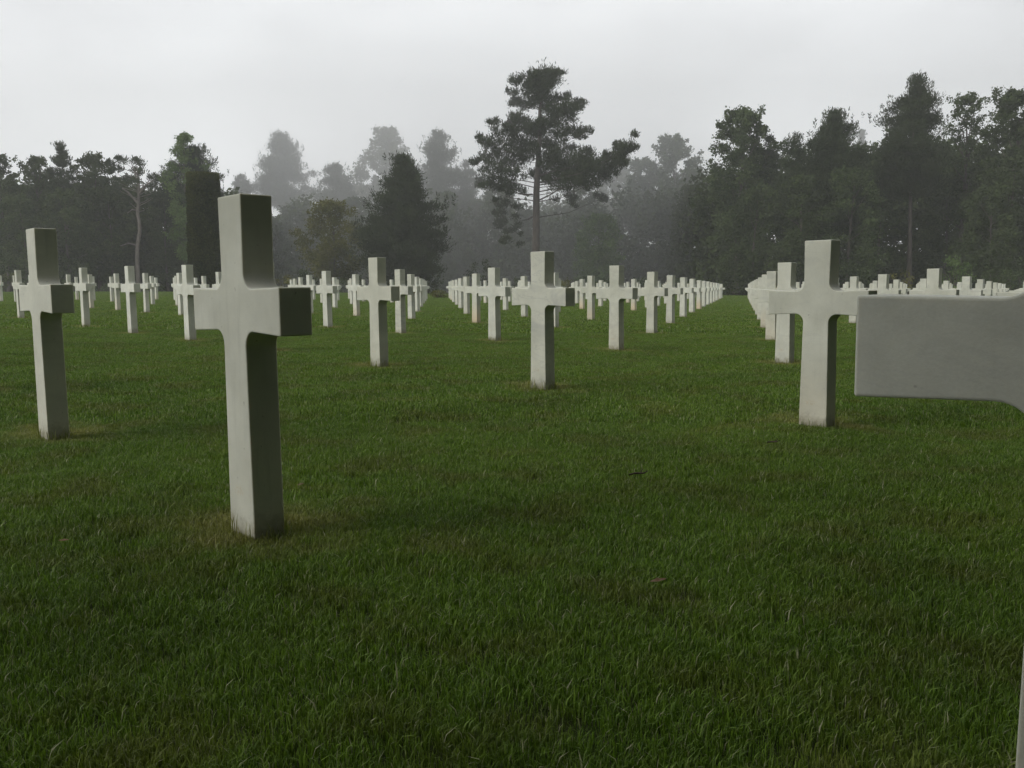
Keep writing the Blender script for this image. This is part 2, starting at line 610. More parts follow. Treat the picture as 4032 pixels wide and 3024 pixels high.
def broadleaf(label, px, topy, hw, dist, lowy=None, mat=None, leaf=0.23, dens=178, n=74, name='broadleaf_tree', cat='tree',
              group='trees along the far edge of the lawn', bark=None, open_=0.0, at=None):
    if at:
        b, H, R, low = at
    else:
        b = base_of(px, dist, topy)
        H = heights(px, topy, dist) - b.z
        R = hw * 1.8228 / 3449.5 * dist
        low = 0.12 * H if lowy is None else max(0.03 * H, heights(px, lowy, dist) - b.z)
    r0 = max(0.07, H * 0.015)
    P, rad = trunk_points(H * 0.86, rng.uniform(-0.015, 0.015), 0.02 * H, 8, r0, 0.2)
    clumps, tubes = [], [tube(P, rad, 8)]
    lob = rng.uniform(0, 6.283, 3)
    for k in range(n):
        t = (k + rng.random()) / n
        z = low + (H - low) * t
        prof = math.sqrt(max(0.05, 1 - abs((t - 0.42) / 0.60) ** 2.0))
        az = k * 2.39996 + rng.normal() * 0.4
        prof *= 1 + 0.13 * math.sin(2 * az + lob[0] + 3 * t) + 0.12 * math.sin(3 * az + lob[1] + 6 * t) + 0.08 * math.sin(9 * t + lob[2])
        cr_ = R * rng.uniform(0.17, 0.33) * (1.1 - 0.4 * t)
        rr = max(0.0, R * prof - cr_ * 0.8) * (rng.uniform(0.55, 1.0) if rng.random() < 0.8 else rng.uniform(0.1, 0.6))
        ax_ = at_height(P, min(z, H * 0.85))
        x, y = ax_[0] + rr * math.cos(az), ax_[1] + rr * math.sin(az)
        zz = min(z, H - cr_ * (0.6 + 1.2 * rng.random() * min(1.0, rr / (0.5 * R))))
        clumps.append((x, y, zz, cr_, cr_ * rng.uniform(0.6, 0.9), rng.uniform(0.1, 0.8)))
        if k % 4 == 0 and rr > 0.5:
            tubes.append(limb(P, max(0.3, zz * 0.78), (x, y, zz), r0 * 0.26, 0.05 * rr))
        for _ in range(2):           # loose sprays that break the outline
            if rng.random() < 0.6:
                o = rand_unit(1)[0] * cr_ * rng.uniform(0.9, 1.25)
                o[2] = abs(o[2]) * (0.6 + 0.5 * open_)
                clumps.append((x + o[0], y + o[1], min(zz + o[2], H), cr_ * 0.34, cr_ * 0.32, rng.uniform(0.25, 0.95)))
    for k in range(7):
        clumps.append((P[-1][0] + rng.normal() * R * 0.25, P[-1][1] + rng.normal() * R * 0.25, H - R * 0.08 * rng.uniform(0.3, 4), R * 0.11, R * 0.12, 0.6))
    return plant(name, label, cat, group, b, tubes, clumps, dens, 'broad', leaf, mat or M_BROAD, bark or M_BARK)


def pine(label, px, topy, hw, dist, lowy=None, leaf=0.315, dens=160, levels=11, name='pine_tree', group='trees along the far edge of the lawn',
         power=0.42, bark=None, lean=0.0, flat=0.6, rtrunk=0.014, gaps=0.0, at=None):
    if at:
        b, H, R, low = at
    else:
        b = base_of(px, dist, topy)
        H = heights(px, topy, dist) - b.z
        R = hw * 1.8228 / 3449.5 * dist
        low = 0.2 * H if lowy is None else max(0.04 * H, heights(px, lowy, dist) - b.z)
    r0 = max(0.1, H * rtrunk)
    P, rad = trunk_points(H * 0.97, lean, 0.014 * H, 9, r0, 0.12)
    clumps, tubes = [], [tube(P, rad, 8)]
    ph = rng.uniform(0, 6.283, 3)
    for lv in range(levels):
        t = lv / (levels - 1)
        z = low + (H - low) * t * 0.92
        Rl = R * max(0.20, (1 - t) ** power) * (0.70 + 0.30 * min(1, t * 5))
        nb = int(round(6 + 4 * (1 - t)))
        a0 = rng.uniform(0, 6.28)
        for q in range(nb):
            if rng.random() < gaps:
                continue
            az = a0 + q * 6.283 / nb + rng.normal() * 0.3
            ln = Rl * (rng.uniform(0.62, 1.02) + 0.16 * math.sin(2 * az + ph[0] + 5 * t) * (1 - t))
            c0 = at_height(P, min(z, H * 0.96))
            cr_ = max(0.07 * R, min(0.30 * R, (0.15 + 0.12 * rng.random()) * R * (1.05 - 0.40 * t)))
            zt = z + rng.normal() * 0.028 * H + 0.14 * ln
            tip = c0 + np.array([math.cos(az) * max(0.05, ln - cr_), math.sin(az) * max(0.05, ln - cr_), 0])
            tip[2] = min(zt, H - cr_ * rng.uniform(0.4, 0.9) - 0.35 * max(0.0, ln - 1.2 * cr_) * t)
            if rng.random() < 0.7:
                tubes.append(limb(P, max(0.2, z - 0.16 * ln), tip, r0 * 0.18 * (1.1 - 0.7 * t), 0.04 * ln))
            tone = rng.uniform(0.1, 0.75)
            clumps.append((*tip, cr_, cr_ * flat * rng.uniform(0.85, 1.3), tone))
            for s in (0.25, 0.5, 0.75):
                if ln > 1.5 * cr_ and rng.random() < 0.85 - gaps:
                    m = c0 + (tip - c0) * s + rng.normal(size=3) * cr_ * 0.4
                    clumps.append((m[0], m[1], min(m[2], H - cr_), cr_ * 0.85, cr_ * flat * 0.8, tone * 0.9))
            for _ in range(4):
                o = rng.normal(size=3) * cr_ * 0.70
                clumps.append((tip[0] + o[0], tip[1] + o[1], min(H - 0.05 * R, tip[2] + abs(o[2]) * 0.7 + 0.2 * cr_), cr_ * 0.20, cr_ * 0.52, min(1, tone + 0.1)))
    for k in range(9):               # upright candles at the very top
        q_ = rng.normal(size=2) * 0.11 * R
        clumps.append((P[-1][0] + q_[0], P[-1][1] + q_[1], H - 0.9 * float(np.hypot(*q_)) - 0.10 * R * rng.random(), 0.055 * R, 0.14 * R, 0.5))
    return plant(name, label, 'tree', group, b, tubes, clumps, dens, 'pine', leaf, M_PINE, bark or M_BARK)


def shrub(label, px, topy, hw, dist, mat=None, leaf=0.2, dens=70, n=16, name='shrub', group='shrubs along the far edge of the lawn'):
    b = base_of(px, dist)
    H = max(0.5, heights(px, topy, dist) - b.z)
    R = hw * 1.8228 / 3449.5 * dist
    clumps = []
    for k in range(n):
        az, rr = rng.uniform(0, 6.28), R * 0.72 * math.sqrt(rng.random())
        cr_ = rng.uniform(0.22, 0.36) * min(R, H * 0.9)
        zmax = (H - cr_ * 0.7) * math.sqrt(max(0.15, 1 - (rr / R) ** 2))
        clumps.append((rr * math.cos(az), rr * math.sin(az), rng.uniform(0.12, 1.0) * zmax, cr_, cr_ * 0.8, rng.uniform(0.15, 0.9)))
    tubes = []
    for k in range(5):
        az = k * 1.26 + rng.random()
        tip = np.array([0.55 * R * math.cos(az), 0.55 * R * math.sin(az), H * 0.6])
        tubes.append(tube([(0.1 * R * math.cos(az), 0.1 * R * math.sin(az), -0.1), tip * 0.5 + (0, 0, 0.1), tip], [0.05, 0.035, 0.012], 5))
    root = bpy.data.objects.new(name, None)
    root.location = b
    COL.objects.link(root)
    tag(root, label, 'shrub', group)
    v, f = join_tubes(tubes)
    link('stem', np_mesh('stem', v, [f], [M_BARK], smooth=True), root)
    v, f, t_ = clump_leaves(clumps, dens, 'broad', leaf)
    link('foliage', np_mesh('foliage', v, [f], [mat or M_BROAD], attr=t_), root)
    return root

# ------------------------------------------------------------------ trees and shrubs (all stand where they were surveyed)
# the tall pine in the middle: its boughs one by one, in metres from the foot of the trunk
def tall_centre_pine():
    D = 93.0
    b = base_of(1157, D, 560)
    sc_ = D / 3449.5 / 1.843

    def loc(cx_, cy_):
        p = survey((1800 + cx_ / 1.843) / 1.8228, (220 + cy_ / 1.843) / 1.8228, D)
        return p.x - b.x, p.z - b.z
    trunk_px = [(566, 1760), (570, 1500), (573, 1250), (575, 1000), (585, 800), (598, 600), (600, 400), (625, 250), (650, 120)]
    P = np.array([(loc(*t)[0], 0.0, loc(*t)[1]) for t in trunk_px])
    rad = np.array([31, 29, 27, 24, 19, 15, 12, 8, 3]) * sc_
    boughs = [(620, 170, 120), (545, 170, 60), (560, 120, 30), (650, 115, 30), (710, 120, 30), (760, 140, 22), (430, 190, 48), (395, 160, 28), (420, 310, 45), (400, 250, 40),
              (560, 270, 110), (690, 170, 70), (640, 320, 90), (470, 330, 55), (790, 300, 42), (805, 255, 22), (860, 350, 50), (910, 350, 26), (880, 310, 22), (815, 410, 75),
              (750, 460, 85), (680, 390, 50), (430, 440, 52), (400, 410, 26), (470, 500, 80), (400, 500, 52), (275, 530, 44), (258, 490, 24), (345, 585, 75), (195, 640, 48),
              (165, 600, 26), (285, 655, 80), (195, 725, 50), (415, 640, 75), (310, 750, 90), (470, 730, 55), (640, 500, 75), (560, 560, 60), (760, 545, 60), (890, 590, 46),
              (940, 575, 28), (910, 530, 24), (845, 560, 55), (825, 640, 45), (700, 640, 50), (680, 720, 70), (800, 715, 80), (900, 760, 75), (950, 735, 40), (1050, 770, 58),
              (1130, 725, 50), (1140, 670, 24), (1195, 690, 45), (1225, 640, 26), (1200, 770, 45), (1230, 750, 22), (1020, 845, 85), (880, 845, 90), (760, 800, 80), (1100, 845, 55),
              (610, 480, 46), (590, 560, 44), (640, 620, 48), (560, 690, 46), (630, 790, 52), (560, 850, 46), (520, 620, 50), (650, 860, 50), (990, 790, 60), (960, 830, 60), (1150, 790, 46), (1090, 750, 46), (1205, 650, 34), (1185, 715, 44), (1150, 745, 46), (1215, 720, 40), (820, 920, 80), (950, 925, 60), (700, 890, 55), (1060, 1000, 36), (1110, 1010, 22), (840, 1000, 45), (130, 800, 40), (120, 760, 22), (180, 870, 52), (250, 855, 68), (300, 930, 75),
              (390, 950, 48), (215, 955, 48), (140, 900, 30), (330, 1060, 48), (270, 1050, 26), (300, 1130, 44), (330, 1190, 46), (290, 1220, 32), (360, 1340, 40), (370, 1265, 34), (400, 860, 46)]
    clumps, tubes = [], [tube(P, rad, 10)]
    for (cx_, cy_, r) in boughs:
        x, z = loc(cx_, cy_)
        r_ = r * sc_ * (1.20 if cx_ < 900 else 1.40)
        ax = at_height(P, z)[0]
        out = abs(x - ax)
        dep = rng.choice([-1, 1]) * rng.uniform(0.15, 0.8) * max(1.2, out * 0.75 + 0.8)
        tone = rng.uniform(0.1, 0.7)
        clumps.append((x, dep, z, r_ * 0.92, r_ * 0.62, tone))
        for q in range(4):
            o = rand_unit(1)[0] * r_ * 0.85
            clumps.append((x + o[0], dep + o[1], z + o[2] * 0.6, r_ * 0.40, r_ * 0.34, np.clip(tone + rng.normal() * 0.2, 0, 1)))
        for q in range(0 if cy_ < 190 else 6):           # upright candles along the top of the bough
            o = rng.uniform(-1, 1, 2) * r_ * 0.85
            clumps.append((x + o[0], dep + o[1], z + r_ * (0.30 + 0.45 * rng.random()) - 0.25 * abs(o[0]), r_ * 0.15, r_ * 0.40, np.clip(tone + 0.1, 0, 1)))
        clumps.append((ax + (x - ax) * 0.55, dep * 0.4, z - 0.12 * out, r_ * 0.7, r_ * 0.5, tone * 0.8))
        if rng.random() < 0.4:
            hz = max(4.0, z - 0.32 * out - 0.2)
            tubes.append(limb(P, hz, (x, dep, z - 0.25 * r_), max(0.02, 0.10 * np.interp(hz, P[:, 2], rad)) + 0.004 * out, 0.07 * out))
    # dead bare twigs on the left and the lowest bough
    for (x0, y0, x1, y1) in ((545, 1005, 420, 1003), (590, 1050, 760, 960), (420, 520, 355, 435), (365, 480, 375, 440), (545, 1170, 470, 1200)):
        a, c = loc(x0, y0), loc(x1, y1)
        tubes.append(tube([(a[0], 0, a[1]), ((a[0] + c[0]) / 2, -0.6, (a[1] + c[1]) / 2 - 0.1), (c[0], -1.2, c[1])], [0.10, 0.07, 0.02], 5))
    plant('pine_tree', 'tallest pine, a gnarled dark tree with a long bare trunk and one bough reaching right', 'tree',
          'trees along the far edge of the lawn', b, tubes, clumps, 230, 'pine', 0.30, M_PINE, M_BARK)


tall_centre_pine()

# the pine on the left with a pale crooked stem
def crooked_pine():
    D = 92.0
    b = base_of(300, D)

    def loc(x, y):
        p = survey(x, y, D)
        return p.x - b.x, p.z - b.z
    pts = [(301, 632), (298, 596), (296, 560), (297, 530), (302, 500), (301, 480), (297, 460), (299, 440), (300, 400), (296, 365)]
    P = np.array([(loc(*t)[0], 0.0, loc(*t)[1]) for t in pts])
    rad = np.array([6.0, 5.2, 5.0, 4.6, 4.4, 4.2, 3.8, 3.4, 2.8, 1.2]) * 1.8228 / 3449.5 * D * 0.85
    tubes = [tube(P, rad, 9)]
    for (x0, y0, x1, y1, r) in ((297, 530, 268, 532, .10), (298, 455, 283, 462, .09), (299, 440, 262, 402, .14), (300, 420, 340, 392, .13), (299, 400, 290, 350, .1)):
        a, c = loc(x0, y0), loc(x1, y1)
        tubes.append(tube([(a[0], 0, a[1]), ((a[0] + c[0]) / 2, -0.5, (a[1] + c[1]) / 2 + 0.25), (c[0], -0.9, c[1])], [r, r * 0.7, r * 0.3], 5))
    clumps = []
    for (x, y, r) in ((250, 355, 12), (268, 348, 14), (285, 345, 12), (300, 352, 12), (262, 368, 12), (282, 366, 12), (245, 372, 10), (305, 372, 12), (322, 382, 12), (340, 388, 13), (255, 392, 12),
                      (275, 388, 12), (300, 395, 12), (328, 402, 13), (350, 405, 12), (262, 410, 12), (290, 415, 11), (318, 420, 12), (345, 425, 12), (275, 432, 10), (325, 440, 10), (238, 395, 9), (360, 390, 8)):
        xx, zz = loc(x, y)
        r_ = r * 1.8228 / 3449.5 * D
        dep = rng.uniform(-1.6, 1.6)
        clumps.append((xx, dep, zz, r_, r_ * 0.7, rng.uniform(0.2, 0.8)))
        for q in range(3):
            o = rand_unit(1)[0] * r_ * 0.85
            clumps.append((xx + o[0], dep + o[1], zz + abs(o[2]) * 0.7, r_ * 0.42, r_ * 0.4, rng.uniform(0.2, 0.9)))
        tubes.append(limb(P, max(P[6][2], zz - 1.0), (xx, dep, zz), 0.05, 0.05))
    plant('pine_tree', 'pine with a pale crooked bare stem and a flat crown on the left', 'tree',
          'trees along the far edge of the lawn', b, tubes, clumps, 150, 'pine', 0.36, M_PINE, M_BARK_PALE)


crooked_pine()

# the clipped column: a tall shaft of foliage with a flat top
def clipped_column():
    D = 62.0
    b = base_of(438, D, 374)
    H = heights(438, 374, D) - b.z
    R = 33 * 1.8228 / 3449.5 * D
    n = 34000
    zz = rng.random(n) * H
    ang = rng.uniform(0, 6.283, n)
    prof = R * (1.20 - 0.24 * zz / H)
    rr = prof * (1 - 0.10 * rng.random(n) ** 2) * (1 + 0.030 * np.sin(ang * 7 + zz * 2.1) + 0.025 * np.sin(zz * 5 + ang * 3) + 0.03 * rng.normal(size=n) * (rng.random(n) < 0.3))
    c = np.c_[rr * np.cos(ang), rr * np.sin(ang), zz]
    ax = np.c_[np.cos(ang), np.sin(ang), np.full(n, 0.5)] + rng.normal(size=(n, 3)) * 0.55
    m = 6000
    a2 = rng.uniform(0, 6.283, m)
    r2 = R * 0.91 * np.sqrt(rng.random(m))
    top = np.c_[r2 * np.cos(a2), r2 * np.sin(a2), H - 0.02 - 0.12 * rng.random(m) + 0.10 * np.sin(3 * a2) * r2 / R - 0.30 * (r2 / R) ** 3]
    ax2 = np.c_[np.zeros((m, 2)), np.ones(m)] + rng.normal(size=(m, 3)) * 0.45
    C = np.concatenate([c, top])
    A = np.concatenate([ax, ax2])
    A /= np.linalg.norm(A, axis=1, keepdims=True)
    # fresh shoots on the flat top are yellower
    tone = np.concatenate([np.clip(rng.normal(0.35, 0.25, n) + 0.6 * np.clip((zz - H + 0.9) / 0.9, 0, 1), 0, 1), np.clip(rng.normal(0.95, 0.1, m), 0, 1)])
    v, f, t_ = leaves(C, A, rng.uniform(0.10, 0.24, n + m), rng.uniform(0.05, 0.10, n + m), tone)
    root = bpy.data.objects.new('clipped_yew', None)
    root.location = b
    COL.objects.link(root)
    tag(root, 'tall clipped evergreen column with a flat top behind the tall foreground cross', 'topiary')
    tv, tf = tube([(0, 0, -0.2), (0, 0, H * 0.5), (0.02, 0, H * 0.93)], [0.30, 0.26, R * 0.5], 10)
    link('trunk', np_mesh('trunk', tv, [tf], [M_BARK], smooth=True), root)
    # dense inner body so the shaft does not look hollow
    av = np.linspace(0, 6.283, 24, endpoint=False)
    bz = np.linspace(0.05, H - 0.12, 14)
    bv = np.array([[R * (1.11 - 0.24 * z / H) * math.cos(q), R * (1.11 - 0.24 * z / H) * math.sin(q), z] for z in bz for q in av] + [[0, 0, H - 0.1]])
    bf = np.array([(i * 24 + s, i * 24 + (s + 1) % 24, (i + 1) * 24 + (s + 1) % 24, (i + 1) * 24 + s) for i in range(13) for s in range(24)])
    cf = np.array([(13 * 24 + s, 13 * 24 + (s + 1) % 24, 14 * 24) for s in range(24)])
    nv = len(bv)
    link('foliage', np_mesh('foliage', np.concatenate([bv, v]), [bf, cf, f + nv], [M_YEW], attr=np.concatenate([np.full(nv, 0.1), t_])), root)


clipped_column()

# --- far, fading into the fog
pine('mist-grey rounded pine standing alone against the sky right of the tall foreground cross', 605, 287, 100, 126, lowy=440, levels=10, leaf=0.30, dens=172, power=0.5, gaps=0.25)
pine('small misty pine just left of the tall foreground cross top', 522, 376, 46, 124, lowy=470, levels=7, leaf=0.35)
pine('small misty open pine between the lone grey pine and the dark pine', 728, 352, 64, 118, lowy=440, levels=7, leaf=0.32, power=0.45, gaps=0.15)
broadleaf('pale airy broadleaf tree fading into fog behind the dark pine', 833, 279, 66, 127, lowy=470, mat=M_PALE, leaf=0.32, open_=1.0, dens=178)
pine('grey pine with an open crown behind the right shoulder of the dark pine', 943, 283, 92, 113, lowy=470, levels=10, leaf=0.32, gaps=0.15)
pine('low misty pine touching the left boughs of the tallest pine', 1004, 345, 58, 114, lowy=480, levels=7, leaf=0.32, gaps=0.1)
broadleaf('faint broadleaf tree half hidden behind the tallest pine\'s long right bough', 1325, 330, 50, 128, lowy=480, leaf=0.32, mat=M_PALE)
broadleaf('misty broadleaf tree with a pointed top right of the tallest pine', 1458, 292, 66, 111, lowy=500, leaf=0.28, open_=1.0)
broadleaf('misty broadleaf tree between the tallest pine and the pointed one', 1390, 342, 58, 113, lowy=500, leaf=0.28)
pine('faint ghostly pine in the notch left of the tall right-hand pine', 1862, 282, 34, 128, lowy=420, levels=7, leaf=0.38)

# --- left wood
broadleaf('broadleaf tree cut by the left edge of the photo', 0, 332, 58, 92, lowy=560, leaf=0.24)
broadleaf('low rounded tree second from the left edge of the photo', 72, 338, 54, 93, lowy=560, leaf=0.24)
pine('pine with a crooked bushy top above the left-edge cross', 133, 305, 50, 93, lowy=460, levels=8, leaf=0.28, lean=-0.01)
broadleaf('broad grey-green tree between the two left pines', 200, 333, 70, 94, lowy=560, leaf=0.24)
pine('dark pine showing behind both sides of the green tree by the clipped column', 412, 312, 94, 95, lowy=470, levels=9, leaf=0.28)
broadleaf('bright green broadleaf tree rising behind the clipped column', 398, 290, 60, 92, lowy=560, mat=M_GREEN, leaf=0.21, open_=1.0)
broadleaf('shaded bush-like tree low at the left edge of the wood', 45, 420, 74, 88, lowy=610, leaf=0.21, n=48)
broadleaf('shaded low tree under the crooked-topped left pine', 140, 410, 74, 89, lowy=610, leaf=0.21, n=48)
broadleaf('shaded low tree left of the pale crooked stem', 232, 410, 64, 93, lowy=610, leaf=0.21, n=48)
broadleaf('shaded low tree right of the pale crooked stem', 352, 415, 66, 95, lowy=610, leaf=0.21, n=48)
broadleaf('misty low tree directly right of the clipped column', 505, 420, 66, 109, lowy=610, leaf=0.26, n=48)

# --- middle
broadleaf('misty rounded tree below the lone grey pine', 640, 438, 80, 111, lowy=610, leaf=0.26, n=56)
broadleaf('misty low tree close right of the tall foreground cross', 575, 468, 62, 107, lowy=612, leaf=0.23, n=48)
broadleaf('olive-yellow broadleaf tree left of the dark pine', 716, 430, 80, 92, lowy=600, mat=M_OLIVE, leaf=0.20, open_=0.6)
pine('broad dark dense pine left of the tallest pine', 866, 333, 134, 84, lowy=590, levels=13, leaf=0.28, dens=215, power=0.60, flat=0.5)
broadleaf('dim tree filling the gap between the dark pine and tallest pine', 1020, 432, 78, 111, lowy=610, leaf=0.26, n=56)
broadleaf('dim low tree behind the trunk of the tallest pine', 1130, 455, 70, 109, lowy=612, leaf=0.24, n=48)
broadleaf('light green tree under the long right bough of the tallest pine', 1290, 462, 62, 99, lowy=610, leaf=0.23, mat=M_GREEN)
broadleaf('dim tree close right of the tallest pine\'s trunk', 1215, 440, 74, 112, lowy=612, leaf=0.24, n=38)
broadleaf('misty green tree below the pointed broadleaf', 1420, 425, 76, 108, lowy=612, leaf=0.23, n=56)
broadleaf('low green tree at the end of the open grass aisle', 1515, 455, 62, 107, lowy=614, leaf=0.21, n=48)

broadleaf('misty grey-green tree behind the olive-yellow tree', 770, 425, 64, 104, lowy=612, leaf=0.26, n=56)
broadleaf('misty tree close right of the dark pine', 965, 415, 62, 104, lowy=612, leaf=0.26, n=56)
broadleaf('misty tree under the left boughs of the tallest pine', 1075, 400, 62, 106, lowy=612, leaf=0.26, n=56)
broadleaf('misty tree behind the long right bough of the tallest pine', 1265, 395, 66, 107, lowy=612, leaf=0.26, n=56)
broadleaf('misty tree at the left edge of the dark right wood', 1485, 400, 60, 101, lowy=612, leaf=0.26, n=56)

# --- right wood, nearer and darker
broadleaf('tall rounded broadleaf tree at the left end of the dark right wood', 1598, 235, 86, 90, lowy=520, leaf=0.24, dens=266, open_=0.6)
pine('pine leaning out right of the tall rounded broadleaf', 1666, 290, 62, 90, lowy=480, levels=8, leaf=0.26)
pine('lower dark pine second from the left in the right wood', 1722, 288, 82, 82, lowy=500, levels=9, leaf=0.26)
pine('pointed dark pine above the close cross on the right', 1795, 236, 118, 80, lowy=500, levels=11, leaf=0.26, dens=249)
pine('tall dark pine with a straight bare trunk on the right', 1982, 162, 118, 80, lowy=400, levels=11, leaf=0.26, dens=231, power=0.5, gaps=0.12, rtrunk=0.014)
broadleaf('slender broadleaf tree between the tall right pine and the photo edge', 2090, 206, 66, 84, lowy=470, leaf=0.21, open_=1.0)
broadleaf('large broadleaf tree cut by the right edge of the photo', 2200, 190, 108, 78, lowy=520, leaf=0.23, dens=266, n=60)
broadleaf('dark low tree under the rounded broadleaf of the right wood', 1630, 400, 92, 84, lowy=614, leaf=0.21, n=56)
broadleaf('dark low tree under the lower pine of the right wood', 1735, 380, 90, 79, lowy=614, leaf=0.21, n=56)
broadleaf('dark low tree behind the top of the close right cross', 1840, 360, 90, 77, lowy=614, leaf=0.21, n=56)
broadleaf('dark low tree left of the straight bare trunk', 1905, 380, 76, 83, lowy=614, leaf=0.21, n=50)
broadleaf('dark low tree right of the straight bare trunk', 2050, 370, 84, 86, lowy=614, leaf=0.21, n=56)
broadleaf('dark low tree at the right edge of the photo', 2150, 400, 84, 74, lowy=614, leaf=0.21, n=56)

# --- shrubs in front of the wood
for (x, y, h, d, m, lab) in (
        (18, 578, 30, 80, M_PALE, 'pale leafy shrub at the left edge beside the left-edge cross'),
        (75, 590, 26, 82, M_BROAD, 'shrub half hidden behind the left-edge cross'),
        (150, 600, 40, 86, M_BROAD, 'low shrub right of the left-edge cross'),
        (235, 602, 40, 86, M_BROAD, 'low shrub left of the pale crooked stem'),
        (330, 600, 40, 86, M_BROAD, 'low shrub right of the pale crooked stem'),
        (520, 598, 36, 86, M_BROAD, 'low shrub hidden mostly behind the tall foreground cross'),
        (618, 590, 26, 78, M_OLIVE, 'yellow-green shrub just right of the tall foreground cross'),
        (668, 574, 34, 84, M_BROAD, 'taller green shrub below the olive-yellow tree'),
        (760, 590, 36, 86, M_BROAD, 'low shrub left of the dark pine\'s foot'),
        (850, 590, 40, 80, M_BROAD, 'low shrub at the foot of the dark pine'),
        (930, 585, 34, 84, M_BROAD, 'dark green shrub at the end of the central grass aisle'),
        (1040, 555, 34, 90, M_BROAD, 'tall leafy shrub left of the tallest pine\'s trunk'),
        (1130, 595, 40, 86, M_BROAD, 'low shrub at the foot of the tallest pine'),
        (1220, 598, 34, 86, M_OLIVE, 'yellowish low shrub right of the tallest pine\'s foot'),
        (1310, 600, 40, 86, M_BROAD, 'low shrub under the light green tree'),
        (1400, 590, 40, 88, M_BROAD, 'green shrub below the misty green tree'),
        (1490, 585, 40, 88, M_BROAD, 'leafy shrub left of the open grass aisle\'s end'),
        (1590, 598, 40, 88, M_BROAD, 'low dark shrub closing the open grass aisle'),
        (1690, 590, 50, 84, M_BROAD, 'dark shrub behind the close right cross'),
        (1860, 590, 46, 80, M_BROAD, 'dark shrub right of the close right cross'),
        (1945, 574, 36, 68, M_OLIVE, 'yellowish shrub left of the straight bare trunk'),
        (2062, 543, 46, 66, M_GREEN, 'bright green bush right of the straight bare trunk'),
        (2150, 568, 50, 66, M_BROAD, 'green shrub above the cropped cross on the right'),
        (2215, 560, 40, 70, M_BROAD, 'shrub cut by the right edge of the photo')):
    shrub(lab, x, y, h, d, mat=m, leaf=0.15, dens=159)
shrub('low clipped dark bush with yellowing leaves at the end of the grass path', 949, 621, 26, 57, mat=M_OLIVE, leaf=0.06, dens=748, n=22, name='bush', group=None)

# the wood behind them all, which reads as one mass
def background_wood():
    prof_x = [-300, 0, 200, 400, 520, 640, 760, 900, 1000, 1150, 1300, 1400, 1500, 1600, 1700, 1900, 2212, 2500]
    prof_y = [395, 385, 385, 400, 425, 440, 450, 430, 420, 415, 420, 400, 380, 330, 320, 310, 300, 300]
    near_x = [-300, 480, 580, 1460, 1540, 2500]
    near_d = [96, 97, 104, 104, 92, 90]
    C = []
    for k in range(3100):
        px = rng.uniform(-260, 2470) if k < 1900 else (rng.uniform(-260, 520) if k % 2 else rng.uniform(1480, 2470))
        D = np.interp(px, near_x, near_d) + rng.uniform(0, 16)
        top = np.interp(px, prof_x, prof_y) + rng.uniform(0, 50) + 16 * math.sin(px * 0.045) + 10 * math.sin(px * 0.11 + 1)
        p = survey(px, top, D)
        H = p.z - g1(p.x)
        z = g1(p.x) + H * rng.random() ** 0.85
        r = rng.uniform(1.0, 2.2)
        if k % 5 == 0:
            z = g1(p.x) + rng.uniform(0.2, 3.6)
        C.append((p.x, p.y, min(z, p.z - r * 0.5), r, r * 0.8, rng.uniform(0.1, 0.8)))
    v, f, t_ = clump_leaves(C, 27, 'broad', 0.56)
    o = link('forest', np_mesh('forest', v, [f], [M_BROAD], attr=t_))
    tag(o, 'misty wood closing the view behind the nearer trees', 'forest', kind='stuff')


background_wood()


# ------------------------------------------------------------------ the headstones
def fillet(cx_, cz_, r, a0, a1, n=9):
    return [(cx_ + r * math.cos(a0 + (a1 - a0) * k / n), cz_ + r * math.sin(a0 + (a1 - a0) * k / n)) for k in range(n + 1)]


def cross_outline():
    """Right half from the foot upwards: slightly waisted shaft, filleted inner corners, faintly flared ends."""
    r = 0.048
    al, ab, at_, H = 0.300, 0.640, 0.774, 1.05
    half = [(0.0865, -0.12), (0.0845, 0.02)]
    half += [(0.0760, ab - r + 0.004)]
    half += fillet(0.0760 + r, ab - r + 0.004, r, math.pi, math.pi / 2)[1:]
    half += [(al, ab - 0.003), (al, at_ + 0.001)]
    half += fillet(0.0755 + r, at_ - 0.003 + r, r, -math.pi / 2, -math.pi)
    half += [(0.0795, H)]
    return half + [(-x, z) for x, z in reversed(half)]


def extrude_outline(pts, d, bevel, name, mat, angle=20):
    bm = bmesh.new()
    front = [bm.verts.new((x, -d / 2, z)) for x, z in pts]
    back = [bm.verts.new((x, d / 2, z)) for x, z in pts]
    bm.faces.new(front)
    bm.faces.new(list(reversed(back)))
    n = len(pts)
    for k in range(n):
        bm.faces.new((front[(k + 1) % n], front[k], back[k], back[(k + 1) % n]))
    bmesh.ops.recalc_face_normals(bm, faces=bm.faces)
    bm.normal_update()
    sharp = [e for e in bm.edges if len(e.link_faces) == 2 and e.calc_face_angle() > math.radians(40)]
    bmesh.ops.bevel(bm, geom=sharp, offset=bevel, segments=3, profile=0.5, affect='EDGES', clamp_overlap=True)
    bmesh.ops.triangulate(bm, faces=[f for f in bm.faces if len(f.verts) > 4])
    me = bpy.data.meshes.new(name)
    bm.to_mesh(me)
    bm.free()
    # only the narrow strips of the filleted inner corners are shaded smooth
    sm_ = [abs(p.normal.y) < 0.01 and p.area < 0.0012 and abs(p.normal.x) > 0.01 and abs(p.normal.z) > 0.01 for p in me.polygons]
    me.polygons.foreach_set('use_smooth', np.array(sm_, bool))
    me.set_sharp_from_angle(angle=math.radians(angle))
    me.polygons.foreach_set('use_smooth', np.array(sm_, bool))
    me.materials.append(mat)
    return me


CROSS_MESH = extrude_outline(cross_outline(), 0.1013, 0.0042, 'cross', M_MARBLE)


